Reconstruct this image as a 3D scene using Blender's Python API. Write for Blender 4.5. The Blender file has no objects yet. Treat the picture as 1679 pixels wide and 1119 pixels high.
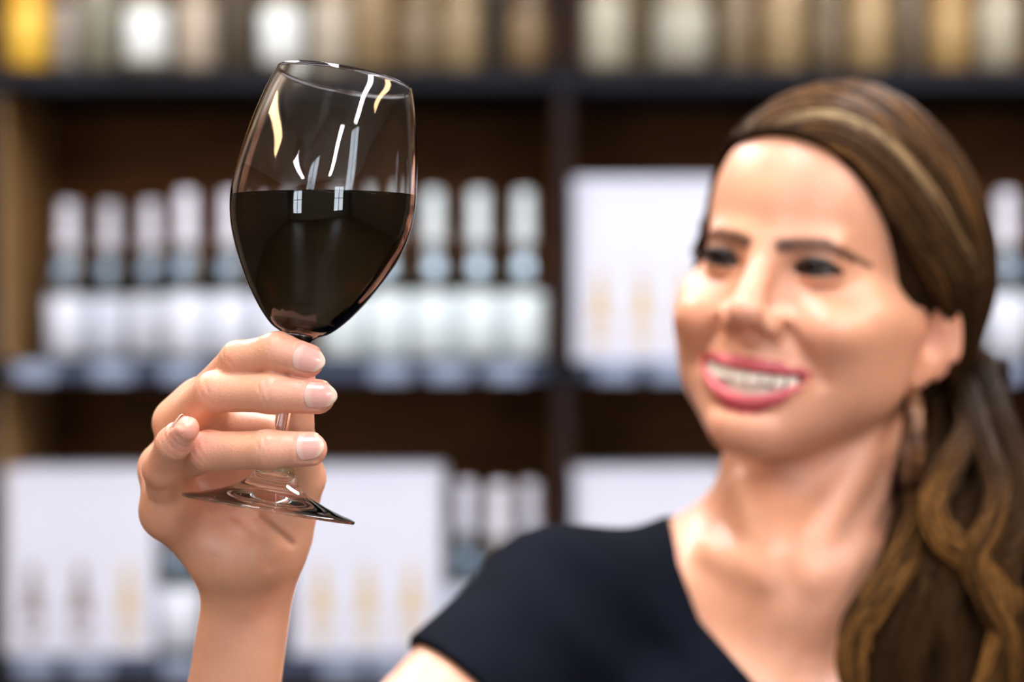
import bpy, bmesh, math, random
import numpy as np
from mathutils import Vector, Matrix

random.seed(7)
rng = np.random.default_rng(11)
sc = bpy.context.scene
COL = sc.collection

# ------------------------------------------------------------------ camera, world, lamps, exposure
F = 3600.0                      # focal length in pixels of the 1679 x 1119 frame
CX, CY, ZC = 839.5, 559.5, 1.5
cam_d = bpy.data.cameras.new('camera')
cam_d.sensor_width = 36.0
cam_d.lens = F / 1679.0 * 36.0
cam_d.clip_start = 0.02
cam_d.dof.use_dof = True
cam_d.dof.focus_distance = 0.889
cam_d.dof.aperture_fstop = 4.7
cam = bpy.data.objects.new('camera', cam_d)
cam.location = (0, 0, ZC)
cam.rotation_euler = (math.pi / 2, 0, 0)
COL.objects.link(cam)
sc.camera = cam

sc.view_settings.view_transform = 'Standard'
sc.view_settings.look = 'None'
sc.view_settings.gamma = 1.0
sc.view_settings.use_curve_mapping = False
sc.view_settings.exposure = 0.12
sc.cycles.max_bounces = 14
sc.cycles.transmission_bounces = 14
sc.cycles.transparent_max_bounces = 16
sc.cycles.use_denoising = True
sc.cycles.sample_clamp_indirect = 6.0

world = bpy.data.worlds.new('world')
sc.world = world
world.use_nodes = True
world.node_tree.nodes['Background'].inputs[0].default_value = (0.80, 0.88, 1.0, 1)
world.node_tree.nodes['Background'].inputs[1].default_value = 0.20

WINDOW_POWER = 7.0
LAMP_POWER = 31.0


def P(px, py, D):
    """photograph pixel at depth D -> world point"""
    return np.array([(px - CX) / F * D, D, ZC - (py - CY) / F * D])


# ------------------------------------------------------------------ helpers
def link(o, parent=None):
    COL.objects.link(o)
    if parent is not None:
        o.parent = parent
    return o


def tag(o, label=None, cat=None, group=None, kind=None):
    if label: o['label'] = label
    if cat: o['category'] = cat
    if group: o['group'] = group
    if kind: o['kind'] = kind
    return o


def empty(name, loc=(0, 0, 0)):
    o = bpy.data.objects.new(name, None)
    o.location = loc
    return link(o)


def mesh_np(name, V, faces, mat=None, parent=None, smooth=True, col=None):
    """V (n,3); faces: (m,k) int array or list of lists"""
    me = bpy.data.meshes.new(name)
    if isinstance(faces, np.ndarray):
        m, k = faces.shape
        me.vertices.add(len(V))
        me.vertices.foreach_set('co', np.asarray(V, np.float32).ravel())
        me.loops.add(m * k)
        me.loops.foreach_set('vertex_index', faces.astype(np.int32).ravel())
        me.polygons.add(m)
        me.polygons.foreach_set('loop_start', np.arange(0, m * k, k, dtype=np.int32))
        me.update(calc_edges=True)
    else:
        me.from_pydata([tuple(map(float, v)) for v in V], [], [tuple(map(int, f)) for f in faces])
        me.update()
    if smooth:
        me.polygons.foreach_set('use_smooth', np.ones(len(me.polygons), bool))
    if col is not None:
        a = me.color_attributes.new('tint', 'FLOAT_COLOR', 'POINT')
        c = np.ones((len(V), 4), np.float32)
        c[:, :3] = col
        a.data.foreach_set('color', c.ravel())
    if mat is not None:
        me.materials.append(mat)
    return link(bpy.data.objects.new(name, me), parent)


def box(name, lo, hi, mat, parent=None, bevel=0.0, segs=2):
    bm = bmesh.new()
    bmesh.ops.create_cube(bm, size=1.0)
    lo = Vector(lo); hi = Vector(hi)
    for v in bm.verts:
        v.co = Vector(((v.co.x + .5) * (hi.x - lo.x) + lo.x, (v.co.y + .5) * (hi.y - lo.y) + lo.y, (v.co.z + .5) * (hi.z - lo.z) + lo.z))
    if bevel > 0:
        bmesh.ops.bevel(bm, geom=bm.edges[:], offset=bevel, segments=segs, affect='EDGES', profile=0.5)
    me = bpy.data.meshes.new(name)
    bm.to_mesh(me); bm.free()
    if mat: me.materials.append(mat)
    return link(bpy.data.objects.new(name, me), parent)


def lathe(name, prof, mat, parent=None, n=48, a0=0.0, a1=2 * math.pi, smooth=True):
    """prof: list of (r, z). full turn closes on itself"""
    prof = np.array(prof, float)
    full = abs(a1 - a0) > 6.28
    na = n if full else n + 1
    ang = a0 + (a1 - a0) * np.arange(na) / n
    V = np.stack([np.outer(np.cos(ang), prof[:, 0]), np.outer(np.sin(ang), prof[:, 0]), np.outer(np.ones(na), prof[:, 1])], -1).reshape(-1, 3)
    k = len(prof)
    f = []
    for i in range(n):
        j = (i + 1) % na if full else i + 1
        for q in range(k - 1):
            f.append((i * k + q, j * k + q, j * k + q + 1, i * k + q + 1))
    o = mesh_np(name, V, f, mat, parent, smooth)
    bm = bmesh.new(); bm.from_mesh(o.data)
    bmesh.ops.remove_doubles(bm, verts=bm.verts[:], dist=1e-6)
    bmesh.ops.recalc_face_normals(bm, faces=bm.faces[:])
    bm.to_mesh(o.data); bm.free()
    if smooth:
        o.data.polygons.foreach_set('use_smooth', np.ones(len(o.data.polygons), bool))
    return o


def tubes(paths, radii, sides=5):
    """paths (S,K,3), radii (S,K) -> V, quads"""
    paths = np.asarray(paths, float); radii = np.asarray(radii, float)
    S, K, _ = paths.shape
    t = np.gradient(paths, axis=1)
    t /= np.linalg.norm(t, axis=2, keepdims=True) + 1e-12
    ref = np.where(np.abs(t[..., 1:2]) < 0.9, np.array([0, 1., 0]), np.array([1., 0, 0]))
    n = np.cross(t, ref); n /= np.linalg.norm(n, axis=2, keepdims=True) + 1e-12
    b = np.cross(t, n)
    a = np.arange(sides) * 2 * np.pi / sides
    V = paths[:, :, None] + radii[:, :, None, None] * (np.cos(a)[None, None, :, None] * n[:, :, None] + np.sin(a)[None, None, :, None] * b[:, :, None])
    idx = np.arange(S * K * sides).reshape(S, K, sides)
    q = np.stack([idx[:, :-1], np.roll(idx, -1, 2)[:, :-1], np.roll(idx, -1, 2)[:, 1:], idx[:, 1:]], -1).reshape(-1, 4)
    return V.reshape(-1, 3), q


def spline(pts, n):
    """Catmull-Rom through pts (k,d) -> (n,d)"""
    p = np.asarray(pts, float)
    p = np.vstack([2 * p[0] - p[1], p, 2 * p[-1] - p[-2]])
    m = len(p) - 3
    u = np.linspace(0, m - 1e-9, n)
    i = u.astype(int); t = (u - i)[:, None]
    a, b, c, d = p[i], p[i + 1], p[i + 2], p[i + 3]
    return .5 * (2 * b + (c - a) * t + (2 * a - 5 * b + 4 * c - d) * t ** 2 + (3 * b - a - 3 * c + d) * t ** 3)


# ------------------------------------------------------------------ materials
def mat(name, color=(.8, .8, .8), rough=.5, metal=0., spec=.5, trans=0., ior=1.45, coat=0., emit=None, emit_s=0., sss=0., sss_r=None):
    m = bpy.data.materials.new(name); m.use_nodes = True
    b = m.node_tree.nodes['Principled BSDF']
    b.inputs['Base Color'].default_value = (*color, 1)
    b.inputs['Roughness'].default_value = rough
    b.inputs['Metallic'].default_value = metal
    b.inputs['Specular IOR Level'].default_value = spec
    b.inputs['Transmission Weight'].default_value = trans
    b.inputs['IOR'].default_value = ior
    b.inputs['Coat Weight'].default_value = coat
    if emit:
        b.inputs['Emission Color'].default_value = (*emit, 1)
        b.inputs['Emission Strength'].default_value = emit_s
    if sss:
        b.inputs['Subsurface Weight'].default_value = sss
        if sss_r: b.inputs['Subsurface Radius'].default_value = sss_r
    return m


def nodes(m):
    return m.node_tree.nodes, m.node_tree.links, m.node_tree.nodes['Principled BSDF']


def noise_mix(m, c1, c2, scale=(1, 1, 1), nscale=5., detail=4., bump=0., bump_scale=None):
    N, L, b = nodes(m)
    tc = N.new('ShaderNodeTexCoord'); mp = N.new('ShaderNodeMapping'); mp.inputs['Scale'].default_value = scale
    nz = N.new('ShaderNodeTexNoise'); nz.inputs['Scale'].default_value = nscale; nz.inputs['Detail'].default_value = detail
    cr = N.new('ShaderNodeValToRGB')
    cr.color_ramp.elements[0].position = .3; cr.color_ramp.elements[1].position = .7
    cr.color_ramp.elements[0].color = (*c1, 1); cr.color_ramp.elements[1].color = (*c2, 1)
    L.new(tc.outputs['Object'], mp.inputs['Vector']); L.new(mp.outputs[0], nz.inputs['Vector'])
    L.new(nz.outputs['Fac'], cr.inputs['Fac']); L.new(cr.outputs['Color'], b.inputs['Base Color'])
    if bump:
        bp = N.new('ShaderNodeBump'); bp.inputs['Strength'].default_value = bump; bp.inputs['Distance'].default_value = .001
        L.new(nz.outputs['Fac'], bp.inputs['Height']); L.new(bp.outputs[0], b.inputs['Normal'])
    return m


def tint_mat(name, rough=.45, spec=.4, sss=0., sss_r=(1, .3, .15), sss_scale=.004, bump=0., bscale=900., bdist=.0002, coat=0.):
    """base colour from the mesh's own 'tint' attribute"""
    m = mat(name, rough=rough, spec=spec)
    N, L, b = nodes(m)
    at = N.new('ShaderNodeAttribute'); at.attribute_name = 'tint'
    nz = N.new('ShaderNodeTexNoise'); nz.inputs['Scale'].default_value = 60; nz.inputs['Detail'].default_value = 5
    tc = N.new('ShaderNodeTexCoord'); L.new(tc.outputs['Object'], nz.inputs['Vector'])
    mr = N.new('ShaderNodeMapRange'); mr.inputs[1].default_value = .3; mr.inputs[2].default_value = .7; mr.inputs[3].default_value = .93; mr.inputs[4].default_value = 1.05
    L.new(nz.outputs['Fac'], mr.inputs[0])
    mx = N.new('ShaderNodeMix'); mx.data_type = 'RGBA'; mx.blend_type = 'MULTIPLY'; mx.inputs[0].default_value = 1
    L.new(at.outputs['Color'], mx.inputs[6]); L.new(mr.outputs[0], mx.inputs[7])
    L.new(mx.outputs[2], b.inputs['Base Color'])
    b.inputs['Coat Weight'].default_value = coat
    if name == 'hair': b.inputs['Specular Tint'].default_value = (.55, .34, .20, 1)
    if sss:
        b.inputs['Subsurface Weight'].default_value = sss
        b.inputs['Subsurface Radius'].default_value = sss_r
        b.inputs['Subsurface Scale'].default_value = sss_scale
    if bump:
        n2 = N.new('ShaderNodeTexNoise'); n2.inputs['Scale'].default_value = bscale; n2.inputs['Detail'].default_value = 3
        L.new(tc.outputs['Object'], n2.inputs['Vector'])
        bp = N.new('ShaderNodeBump'); bp.inputs['Strength'].default_value = bump; bp.inputs['Distance'].default_value = bdist
        L.new(n2.outputs['Fac'], bp.inputs['Height']); L.new(bp.outputs[0], b.inputs['Normal'])
    return m


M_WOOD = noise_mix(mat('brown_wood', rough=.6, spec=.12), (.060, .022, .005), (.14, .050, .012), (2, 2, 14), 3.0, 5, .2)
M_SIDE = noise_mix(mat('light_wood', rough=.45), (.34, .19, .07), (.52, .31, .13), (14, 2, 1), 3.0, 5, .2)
M_BLACK = noise_mix(mat('black_laminate', rough=.6, spec=.12), (.005, .0055, .008), (.009, .010, .015), (1, 1, 1), 8)
M_STRIP = mat('price_rail', (.045, .06, .10), .35, spec=.2)
M_TAG = mat('price_tag', (.22, .27, .38), .4)
M_GREEN = mat('dark_bottle_glass', (.006, .010, .008), .06, spec=.8, coat=.5)
M_CAP = mat('white_capsule', (.74, .74, .83), .35)
M_CAPG = mat('mint_capsule', (.70, .78, .81), .35)
M_LABEL = noise_mix(mat('white_label', rough=.6), (.58, .62, .71), (.64, .67, .75), (1, 1, 1), 6)
M_LABELG = noise_mix(mat('mint_label', rough=.6), (.56, .64, .67), (.61, .69, .71), (1, 1, 1), 6)
M_BOX = noise_mix(mat('white_carton', rough=.55), (.56, .585, .70), (.61, .635, .74), (1, 1, 1), 4)
M_GOLD = mat('gold_print', (.52, .40, .20), .4)
M_DARKPRINT = mat('brown_print', (.20, .15, .13), .5)
M_WALL = noise_mix(mat('plaster', rough=.9), (.20, .16, .12), (.27, .22, .17), (1, 1, 1), 2)
M_FLOOR = noise_mix(mat('floor_boards', rough=.4), (.055, .036, .014), (.09, .06, .025), (1, 8, 1), 3)
M_CEIL = mat('ceiling_paint', (.75, .74, .72), .9)
M_SKIN = tint_mat('skin', rough=.35, spec=.55, sss=.35, sss_r=(1, .35, .18), sss_scale=.004, bump=.55, bscale=1000, bdist=.0003)
M_NAIL = tint_mat('nail', rough=.2, spec=.5, coat=.15)
M_HAIR = tint_mat('hair', rough=.5, spec=.12)
M_EYE = tint_mat('eye', rough=.12, spec=.3)
M_SHIRT = noise_mix(mat('navy_cotton', rough=.9, spec=.06), (.0026, .0036, .0072), (.0042, .0057, .0105), (1, 1, 1), 25, 4, .3)
M_TOOTH = mat('tooth', (.86, .81, .69), .2, spec=.5)
M_LASH = mat('lash', (.012, .008, .006), .5)
M_TROUSER = noise_mix(mat('dark_denim', rough=.9), (.012, .014, .022), (.02, .022, .032), (1, 1, 1), 30)

SKIN = np.array([.73, .365, .232])


# ------------------------------------------------------------------ signed distance modelling
def rcone(p, a, b, ra, rb):
    a = np.asarray(a, np.float32); ab = np.asarray(b, np.float32) - a
    pa = p - a
    h = np.clip(pa @ ab / max(float(ab @ ab), 1e-12), 0, 1)
    return np.sqrt(((pa - h[:, None] * ab) ** 2).sum(1)) - (ra + (rb - ra) * h)


def ell(p, c, r, R=None):
    q = p - np.asarray(c, np.float32)
    if R is not None: q = q @ R          # columns of R are the local axes
    r = np.asarray(r, np.float32)
    k0 = np.sqrt(((q / r) ** 2).sum(1)); k1 = np.sqrt(((q / (r * r)) ** 2).sum(1))
    return k0 * (k0 - 1) / (k1 + 1e-9)


def smin(a, b, k):
    h = np.maximum(k - np.abs(a - b), 0) / k
    return np.minimum(a, b) - h * h * k * .25


def smax(a, b, k):
    return -smin(-a, -b, k)


def sstep(x, a, b):
    t = np.clip((x - a) / (b - a), 0, 1)
    return t * t * (3 - 2 * t)


def poly_dist(u, v, pts):
    d = np.full(len(u), 1e9, np.float32)
    q = np.stack([u, v], 1)
    for a, b in zip(pts[:-1], pts[1:]):
        d = np.minimum(d, rcone(q, a, b, 0, 0))
    return d


def chunked(f, p, n=400000):
    return np.concatenate([f(p[i:i + n]) for i in range(0, len(p), n)]) if len(p) else np.zeros(0, np.float32)


def surface(f, lo, hi, h, newton=2):
    """surface nets with a coarse pass that finds the blocks to look at"""
    B = 6
    lo = np.asarray(lo, np.float32); hi = np.asarray(hi, np.float32)
    nb = np.ceil((hi - lo) / (h * B)).astype(int)
    n = nb * B
    bc = np.stack(np.meshgrid(*[np.arange(k) for k in nb], indexing='ij'), -1).reshape(-1, 3)
    d = chunked(f, (lo + (bc + .5) * B * h).astype(np.float32))
    rad = B * h * .9
    act = np.abs(d) < rad * 1.9 + .002
    G = np.empty(n + 1, np.float32)
    sgn = np.where(d < 0, -1., 1.).reshape(nb)
    G[:-1, :-1, :-1] = sgn.repeat(B, 0).repeat(B, 1).repeat(B, 2)
    G[-1] = 1; G[:, -1] = 1; G[:, :, -1] = 1
    M = np.zeros(n + 1, bool)
    off = np.stack(np.meshgrid(*[np.arange(B + 1)] * 3, indexing='ij'), -1).reshape(-1, 3)
    ids = (bc[act][:, None] * B + off[None]).reshape(-1, 3)
    M[ids[:, 0], ids[:, 1], ids[:, 2]] = True
    idx = np.argwhere(M)
    G[M] = chunked(f, (lo + idx * h).astype(np.float32))
    S = G < 0
    cnt = np.zeros(n, np.int8)
    for a in (0, 1):
        for b in (0, 1):
            for c in (0, 1):
                cnt += S[a:a + n[0], b:b + n[1], c:c + n[2]]
    # a cell counts only when all its corners were evaluated
    ok = (cnt > 0) & (cnt < 8)
    for a in (0, 1):
        for b in (0, 1):
            for c in (0, 1):
                ok &= M[a:a + n[0], b:b + n[1], c:c + n[2]]
    cells = np.argwhere(ok)
    vid = np.full(n, -1, np.int64); vid[ok] = np.arange(len(cells))
    acc = np.zeros((len(cells), 3)); w = np.zeros(len(cells))
    cor = [(a, b, c) for a in (0, 1) for b in (0, 1) for c in (0, 1)]
    for i, A in enumerate(cor):
        for Bc in cor[i + 1:]:
            if sum(abs(x - y) for x, y in zip(A, Bc)) != 1: continue
            ga = G[cells[:, 0] + A[0], cells[:, 1] + A[1], cells[:, 2] + A[2]]
            gb = G[cells[:, 0] + Bc[0], cells[:, 1] + Bc[1], cells[:, 2] + Bc[2]]
            m = (ga < 0) != (gb < 0)
            t = np.where(m, ga / np.where(m, ga - gb, 1), 0)
            pt = np.array(A) + t[:, None] * (np.array(Bc) - np.array(A))
            acc[m] += pt[m]; w[m] += 1
    V = lo + (cells + acc / w[:, None]) * h
    Q = []
    for ax in range(3):
        o1, o2 = [(1, 2), (2, 0), (0, 1)][ax]
        s0 = [slice(0, n[i] + 1) for i in range(3)]; s1 = list(s0)
        s0[ax] = slice(0, n[ax]); s1[ax] = slice(1, n[ax] + 1)
        D = S[tuple(s0)] != S[tuple(s1)]
        e = np.argwhere(D)
        e = e[(e[:, o1] > 0) & (e[:, o1] < n[o1]) & (e[:, o2] > 0) & (e[:, o2] < n[o2])]
        def cid(d1, d2):
            c = e.copy(); c[:, o1] -= d1; c[:, o2] -= d2
            return vid[c[:, 0], c[:, 1], c[:, 2]]
        q = np.stack([cid(1, 1), cid(0, 1), cid(0, 0), cid(1, 0)], 1)
        inside = S[e[:, 0], e[:, 1], e[:, 2]]
        q[~inside] = q[~inside][:, ::-1]
        Q.append(q)
    Q = np.concatenate(Q); Q = Q[(Q >= 0).all(1)]
    V = V.astype(np.float32)
    for _ in range(newton):
        dv = chunked(f, V); g = grad(f, V, h * .5)
        st = -dv[:, None] * g / np.maximum((g * g).sum(1, keepdims=True), .2)
        L_ = np.linalg.norm(st, axis=1, keepdims=True)
        V = (V + st * np.minimum(1, .5 * h / (L_ + 1e-9))).astype(np.float32)
    return V, Q


def grad(f, V, e):
    g = np.empty_like(V)
    for i in range(3):
        o = np.zeros(3, np.float32); o[i] = e
        g[:, i] = (chunked(f, (V + o).astype(np.float32)) - chunked(f, (V - o).astype(np.float32))) / (2 * e)
    return g


def drop_far_islands(V, Q):
    """keep the largest connected island"""
    lab = np.arange(len(V))
    e = np.concatenate([Q[:, [0, 1]], Q[:, [1, 2]], Q[:, [2, 3]]])
    while True:
        m = np.minimum(lab[e[:, 0]], lab[e[:, 1]])
        new = lab.copy()
        np.minimum.at(new, e[:, 0], m); np.minimum.at(new, e[:, 1], m)
        new = new[new]
        if (new == lab).all(): break
        lab = new
    u, c = np.unique(lab, return_counts=True)
    keep = lab == u[c.argmax()]
    rm = -np.ones(len(V), int); rm[keep] = np.arange(keep.sum())
    return V[keep], rm[Q[keep[Q[:, 0]]]]


# ------------------------------------------------------------------ the room
M_SIDEWALL = noise_mix(mat('panelled_wall', rough=.7), (.08, .05, .028), (.14, .09, .05), (1, 6, 1), 2)
tag(box('floor', (-4, -4.6, -.05), (4, 4.4, 0), M_FLOOR), kind='structure')
tag(box('ceiling', (-4, -4.6, 3.1), (4, 4.4, 3.15), M_CEIL), kind='structure')
for nm, xa, xb in (('wall_left', -4.1, -4), ('wall_right', 4, 4.1)):
    tag(box(nm, (xa, -4.6, 0), (xb, 4.4, 3.1), M_SIDEWALL), kind='structure')
tag(box('wall_back', (-4, 4.3, 0), (4, 4.4, 3.1), M_WALL), kind='structure')
# shop front behind the camera: piers, a low wall and a lintel around two tall windows
WX = [(-3.35, -2.05), (1.75, 3.05)]
WZ0, WZ1 = .55, 2.75
wf = empty('wall_front', (0, -4.5, 0)); tag(wf, kind='structure')
edges = [-4] + [v for w in WX for v in w] + [4]
for i in range(0, len(edges), 2):
    box('pier', (edges[i], -.1, 0), (edges[i + 1], .1, 3.1), M_WALL, wf)
for a, b in WX:
    box('apron', (a, -.1, 0), (b, .1, WZ0), M_WALL, wf)
    box('lintel', (a, -.1, WZ1), (b, .1, 3.1), M_WALL, wf)
M_DAY = mat('daylit_pane', (.8, .9, 1), .3, emit=(.80, .90, 1.0), emit_s=WINDOW_POWER)
M_FRAME = mat('window_frame', (.05, .05, .055), .4)
for i, (a, b) in enumerate(WX):
    w = empty('window_%d' % (i + 1), (0, -4.5, 0)); tag(w, kind='structure')
    mid = (a + b) / 2
    for x0, x1 in ((a + .05, mid - .03), (mid + .03, b - .05)):
        for z0, z1 in ((WZ0 + .05, 1.78), (1.84, WZ1 - .05)):
            box('pane', (x0, -.01, z0), (x1, .0, z1), M_DAY, w)
    box('frame', (a, -.03, WZ0), (a + .05, .05, WZ1), M_FRAME, w)
    box('frame', (b - .05, -.03, WZ0), (b, .05, WZ1), M_FRAME, w)
    box('frame', (a, -.03, WZ0), (b, .05, WZ0 + .05), M_FRAME, w)
    box('frame', (a, -.03, WZ1 - .05), (b, .05, WZ1), M_FRAME, w)
    box('mullion', (mid - .03, -.03, WZ0), (mid + .03, .05, WZ1), M_FRAME, w)
    box('transom', (a, -.03, 1.78), (b, .05, 1.84), M_FRAME, w)

# ceiling luminaires
M_LED = mat('lamp_diffuser', (.9, .9, .9), .4, emit=(.97, .96, 1.0), emit_s=LAMP_POWER)
M_WARM = mat('warm_diffuser', (.9, .9, .9), .4, emit=(1.0, .66, .34), emit_s=LAMP_POWER * .8)
M_HOUSING = mat('lamp_housing', (.6, .6, .62), .4, metal=.6)
for i, (x, y, where) in enumerate([(-.15, .95, 'above the wine glass'), (1.50, -.15, 'beside the woman, over her left shoulder'),
                                   (-1.55, -2.0, 'near the left shop window'), (.75, -2.2, 'near the right shop window'),
                                   (-1.05, 2.45, 'before the left bay of the shelf'), (.95, 2.45, 'before the right bay of the shelf'),
                                   (-2.3, .9, 'over the side aisle, warm, by the left wall'), (2.5, .7, 'over the side aisle, warm, by the right wall')]):
    l = empty('ceiling_lamp', (x, y, 3.1))
    tag(l, 'long linear lamp with white diffuser hung ' + where, 'lamp', 'linear ceiling lamps')
    box('housing', (-.15, -.95, -.10), (.15, .95, -.05), M_HOUSING, l, .01)
    box('diffuser', (-.13, -.93, -.125), (.13, .93, -.1005), M_WARM if 'warm' in where else M_LED, l, .008)
    for s in (-.6, .6):
        box('bracket', (-.02, s - .02, -.05), (.02, s + .02, 0), M_HOUSING, l)

# ------------------------------------------------------------------ the wine shelves
YF = 3.72                        # front edge of the shelves
MP = YF / F                      # metres per pixel there
def SX(px): return (px - CX) * MP
def SZ(py): return ZC - (py - CY) * MP
X_DIV = [SX(-14 - 938), SX(-14), SX(924), SX(924 + 938), SX(924 + 1876)]
BOARDS = [SZ(1565), SZ(1078), SZ(592), SZ(112), SZ(-370)]   # top faces
DEPTH = .42
shelf = empty('wine_shelf', (0, YF, 0))
tag(shelf, 'dark wooden wall shelf with square bays holding wine bottles and white cartons', 'shelf')
for z in BOARDS:
    for a, b in zip(X_DIV[:-1], X_DIV[1:]):
        box('shelf_board', (a, .0, z - .036), (b, DEPTH, z), M_BLACK, shelf, .002)
        if z < BOARDS[3] - .01: box('price_rail', (a + .03, -.008, z - .032), (b - .03, .0, z - .004), M_STRIP, shelf, .002)
for i, x in enumerate(X_DIV):
    box('divider', (x - .0095, -.004, .0), (x + .0095, DEPTH, SZ(-370) + .02), M_BLACK, shelf, .002)
for a, b in zip(X_DIV[:-1], X_DIV[1:]):
    for z0, z1 in zip(BOARDS[:-1], BOARDS[1:]):
        box('back_panel', (a + .0095, DEPTH - .012, z0), (b - .0095, DEPTH, z1 - .036), M_WOOD, shelf)
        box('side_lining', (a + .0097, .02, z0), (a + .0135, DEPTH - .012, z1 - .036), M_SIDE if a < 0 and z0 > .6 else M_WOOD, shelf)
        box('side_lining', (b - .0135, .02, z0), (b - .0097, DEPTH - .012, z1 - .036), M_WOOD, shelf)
# price tags clipped on the rails
for bz in (BOARDS[1], BOARDS[2]):
    for px in (60, 185, 300, 640, 735, 830, 1010, 1100, 1640) if bz == BOARDS[2] else (60, 150, 300, 560, 640, 800):
        x = SX(px)
        box('price_tag', (x - .032, -.012, bz - .034), (x + .032, -.008, bz - .002), M_TAG, shelf)

# wine bottles -------------------------------------------------------------
def bottle_kind(glass, cap, label, lab=(.006, .122), cap_z=.218, h=.305, glint_patch=None):
    prof = [(0, 0), (.030, 0), (.0365, .004), (.0375, .012), (.0375, .140), (.0360, .160), (.0310, .182), (.0245, .202), (.0185, .222), (.0155, .245), (.0145, .275), (.0145, h - .006), (.013, h - .001), (0, h - .001)]
    return dict(prof=prof, glass=glass, cap=cap, label=label, lab=lab, cap_z=cap_z, h=h, glint_patch=glint_patch)

def radius_at(prof, z):
    r = np.array(prof)
    return float(np.interp(z, r[1:-1, 1], r[1:-1, 0]))

def make_bottle(k):
    t = empty('wine_bottle')
    lathe('bottle_body', k['prof'], k['glass'], t, 32)
    zs = np.linspace(k['cap_z'], k['h'], 9)
    cp = [(radius_at(k['prof'], z) + .0008, z) for z in zs[:-1]]
    cp = [(cp[0][0] - .0006, cp[0][1])] + cp + [(cp[-1][0], k['h'] - .002), (cp[-1][0] - .0015, k['h'] + .0006), (0, k['h'] + .0006)]
    lathe('capsule', cp, k['cap'], t, 28)
    z0, z1 = k['lab']
    lathe('label', [(.0377, z0), (.0381, z0 + .0003), (.0381, z1 - .0003), (.0377, z1)], k['label'], t, 36, math.radians(-90 - 118), math.radians(-90 + 118))
    if k['glint_patch']:               # painted glint: coloured disc on the shoulder in place of a reflected highlight
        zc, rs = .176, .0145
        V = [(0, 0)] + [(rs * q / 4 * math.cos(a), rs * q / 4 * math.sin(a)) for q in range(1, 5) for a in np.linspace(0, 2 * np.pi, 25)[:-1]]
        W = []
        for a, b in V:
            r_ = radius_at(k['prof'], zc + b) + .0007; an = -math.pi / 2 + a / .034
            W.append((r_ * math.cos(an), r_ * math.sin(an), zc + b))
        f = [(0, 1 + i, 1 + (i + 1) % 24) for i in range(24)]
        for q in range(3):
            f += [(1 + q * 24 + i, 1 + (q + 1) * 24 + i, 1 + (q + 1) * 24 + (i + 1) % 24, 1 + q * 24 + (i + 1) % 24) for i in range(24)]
        mesh_np('glint_disc', W, f, k['glint_patch'], t)
    return t

def copy_tree(o, parent=None):
    c = o.copy(); COL.objects.link(c); c.parent = parent
    for ch in list(o.children): copy_tree(ch, c)
    return c

def place_row(kind, spots, group):
    proto = None
    for px, y, zb, rz, label in spots:
        o = make_bottle(kind) if proto is None else copy_tree(proto)
        if proto is None: proto = o
        D = YF + y
        o.location = ((px - CX) / F * D, D, zb)
        o.rotation_euler = (0, 0, math.radians(rz))
        o.scale = (1, 1, .91)
        tag(o, label, 'bottle', group)
ORD = ['first', 'second', 'third', 'fourth', 'fifth', 'sixth', 'seventh']
Z2, Z1, Z3 = BOARDS[2] + .0005, BOARDS[1] + .0005, BOARDS[3] + .0005
M_GLINT1, M_GLINT2, M_GLINT3 = mat('blue_glint', (.58, .80, 1.0), .3), mat('slate_glint', (.22, .34, .48), .3), mat('green_glint', (.13, .26, .15), .3)  # painted highlight colours for the discs on the bottle shoulders
k_lav = bottle_kind(M_GREEN, M_CAP, M_LABEL, glint_patch=M_GLINT2)
k_mint = bottle_kind(M_GREEN, M_CAPG, M_LABELG, lab=(.006, .127), cap_z=.222, h=.318, glint_patch=M_GLINT1)
k_blue = bottle_kind(M_GREEN, M_CAP, M_LABEL, lab=(.006, .124), cap_z=.220, h=.318, glint_patch=M_GLINT2)
place_row(k_lav, [(px, .165 + .05 * (i % 2), Z2, rng.uniform(-8, 8), 'dark wine bottle with lavender-white capsule, %s from the left divider' % ORD[i]) for i, px in enumerate((112, 180, 247))], 'lavender-capped bottles on the middle shelf')
place_row(k_blue, [(px, .06 + .02 * (i % 2), Z2, rng.uniform(-8, 8), 'taller white-capped wine bottle behind the wine glass, %s of its kind from the left' % ORD[i]) for i, px in enumerate((306, 379, 452))], 'white-capped bottles behind the wine glass')
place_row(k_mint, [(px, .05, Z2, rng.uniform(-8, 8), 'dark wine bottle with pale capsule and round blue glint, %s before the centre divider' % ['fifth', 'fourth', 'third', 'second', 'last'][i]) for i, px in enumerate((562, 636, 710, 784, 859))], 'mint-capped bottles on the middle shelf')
place_row(k_blue, [(764, .095, Z1, 3, 'dark wine bottle with white capsule touching the middle white carton on the lower shelf'),
                   (818, .035, Z1, -5, 'dark wine bottle with white capsule between two others above the black sleeve'),
                   (869, .095, Z1, 2, 'dark wine bottle with white capsule against the divider on the lower shelf'),
                   (297, .06, Z1, 4, 'dark wine bottle standing behind the hand between two white cartons'),
                   (1650, .06, Z2, 5, 'dark wine bottle behind the brown hair at the picture edge'),
                   (1728, .06, Z2, -4, 'dark wine bottle cut by the right picture edge on the middle shelf')], 'white-capped bottles at the bay edges')

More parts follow.
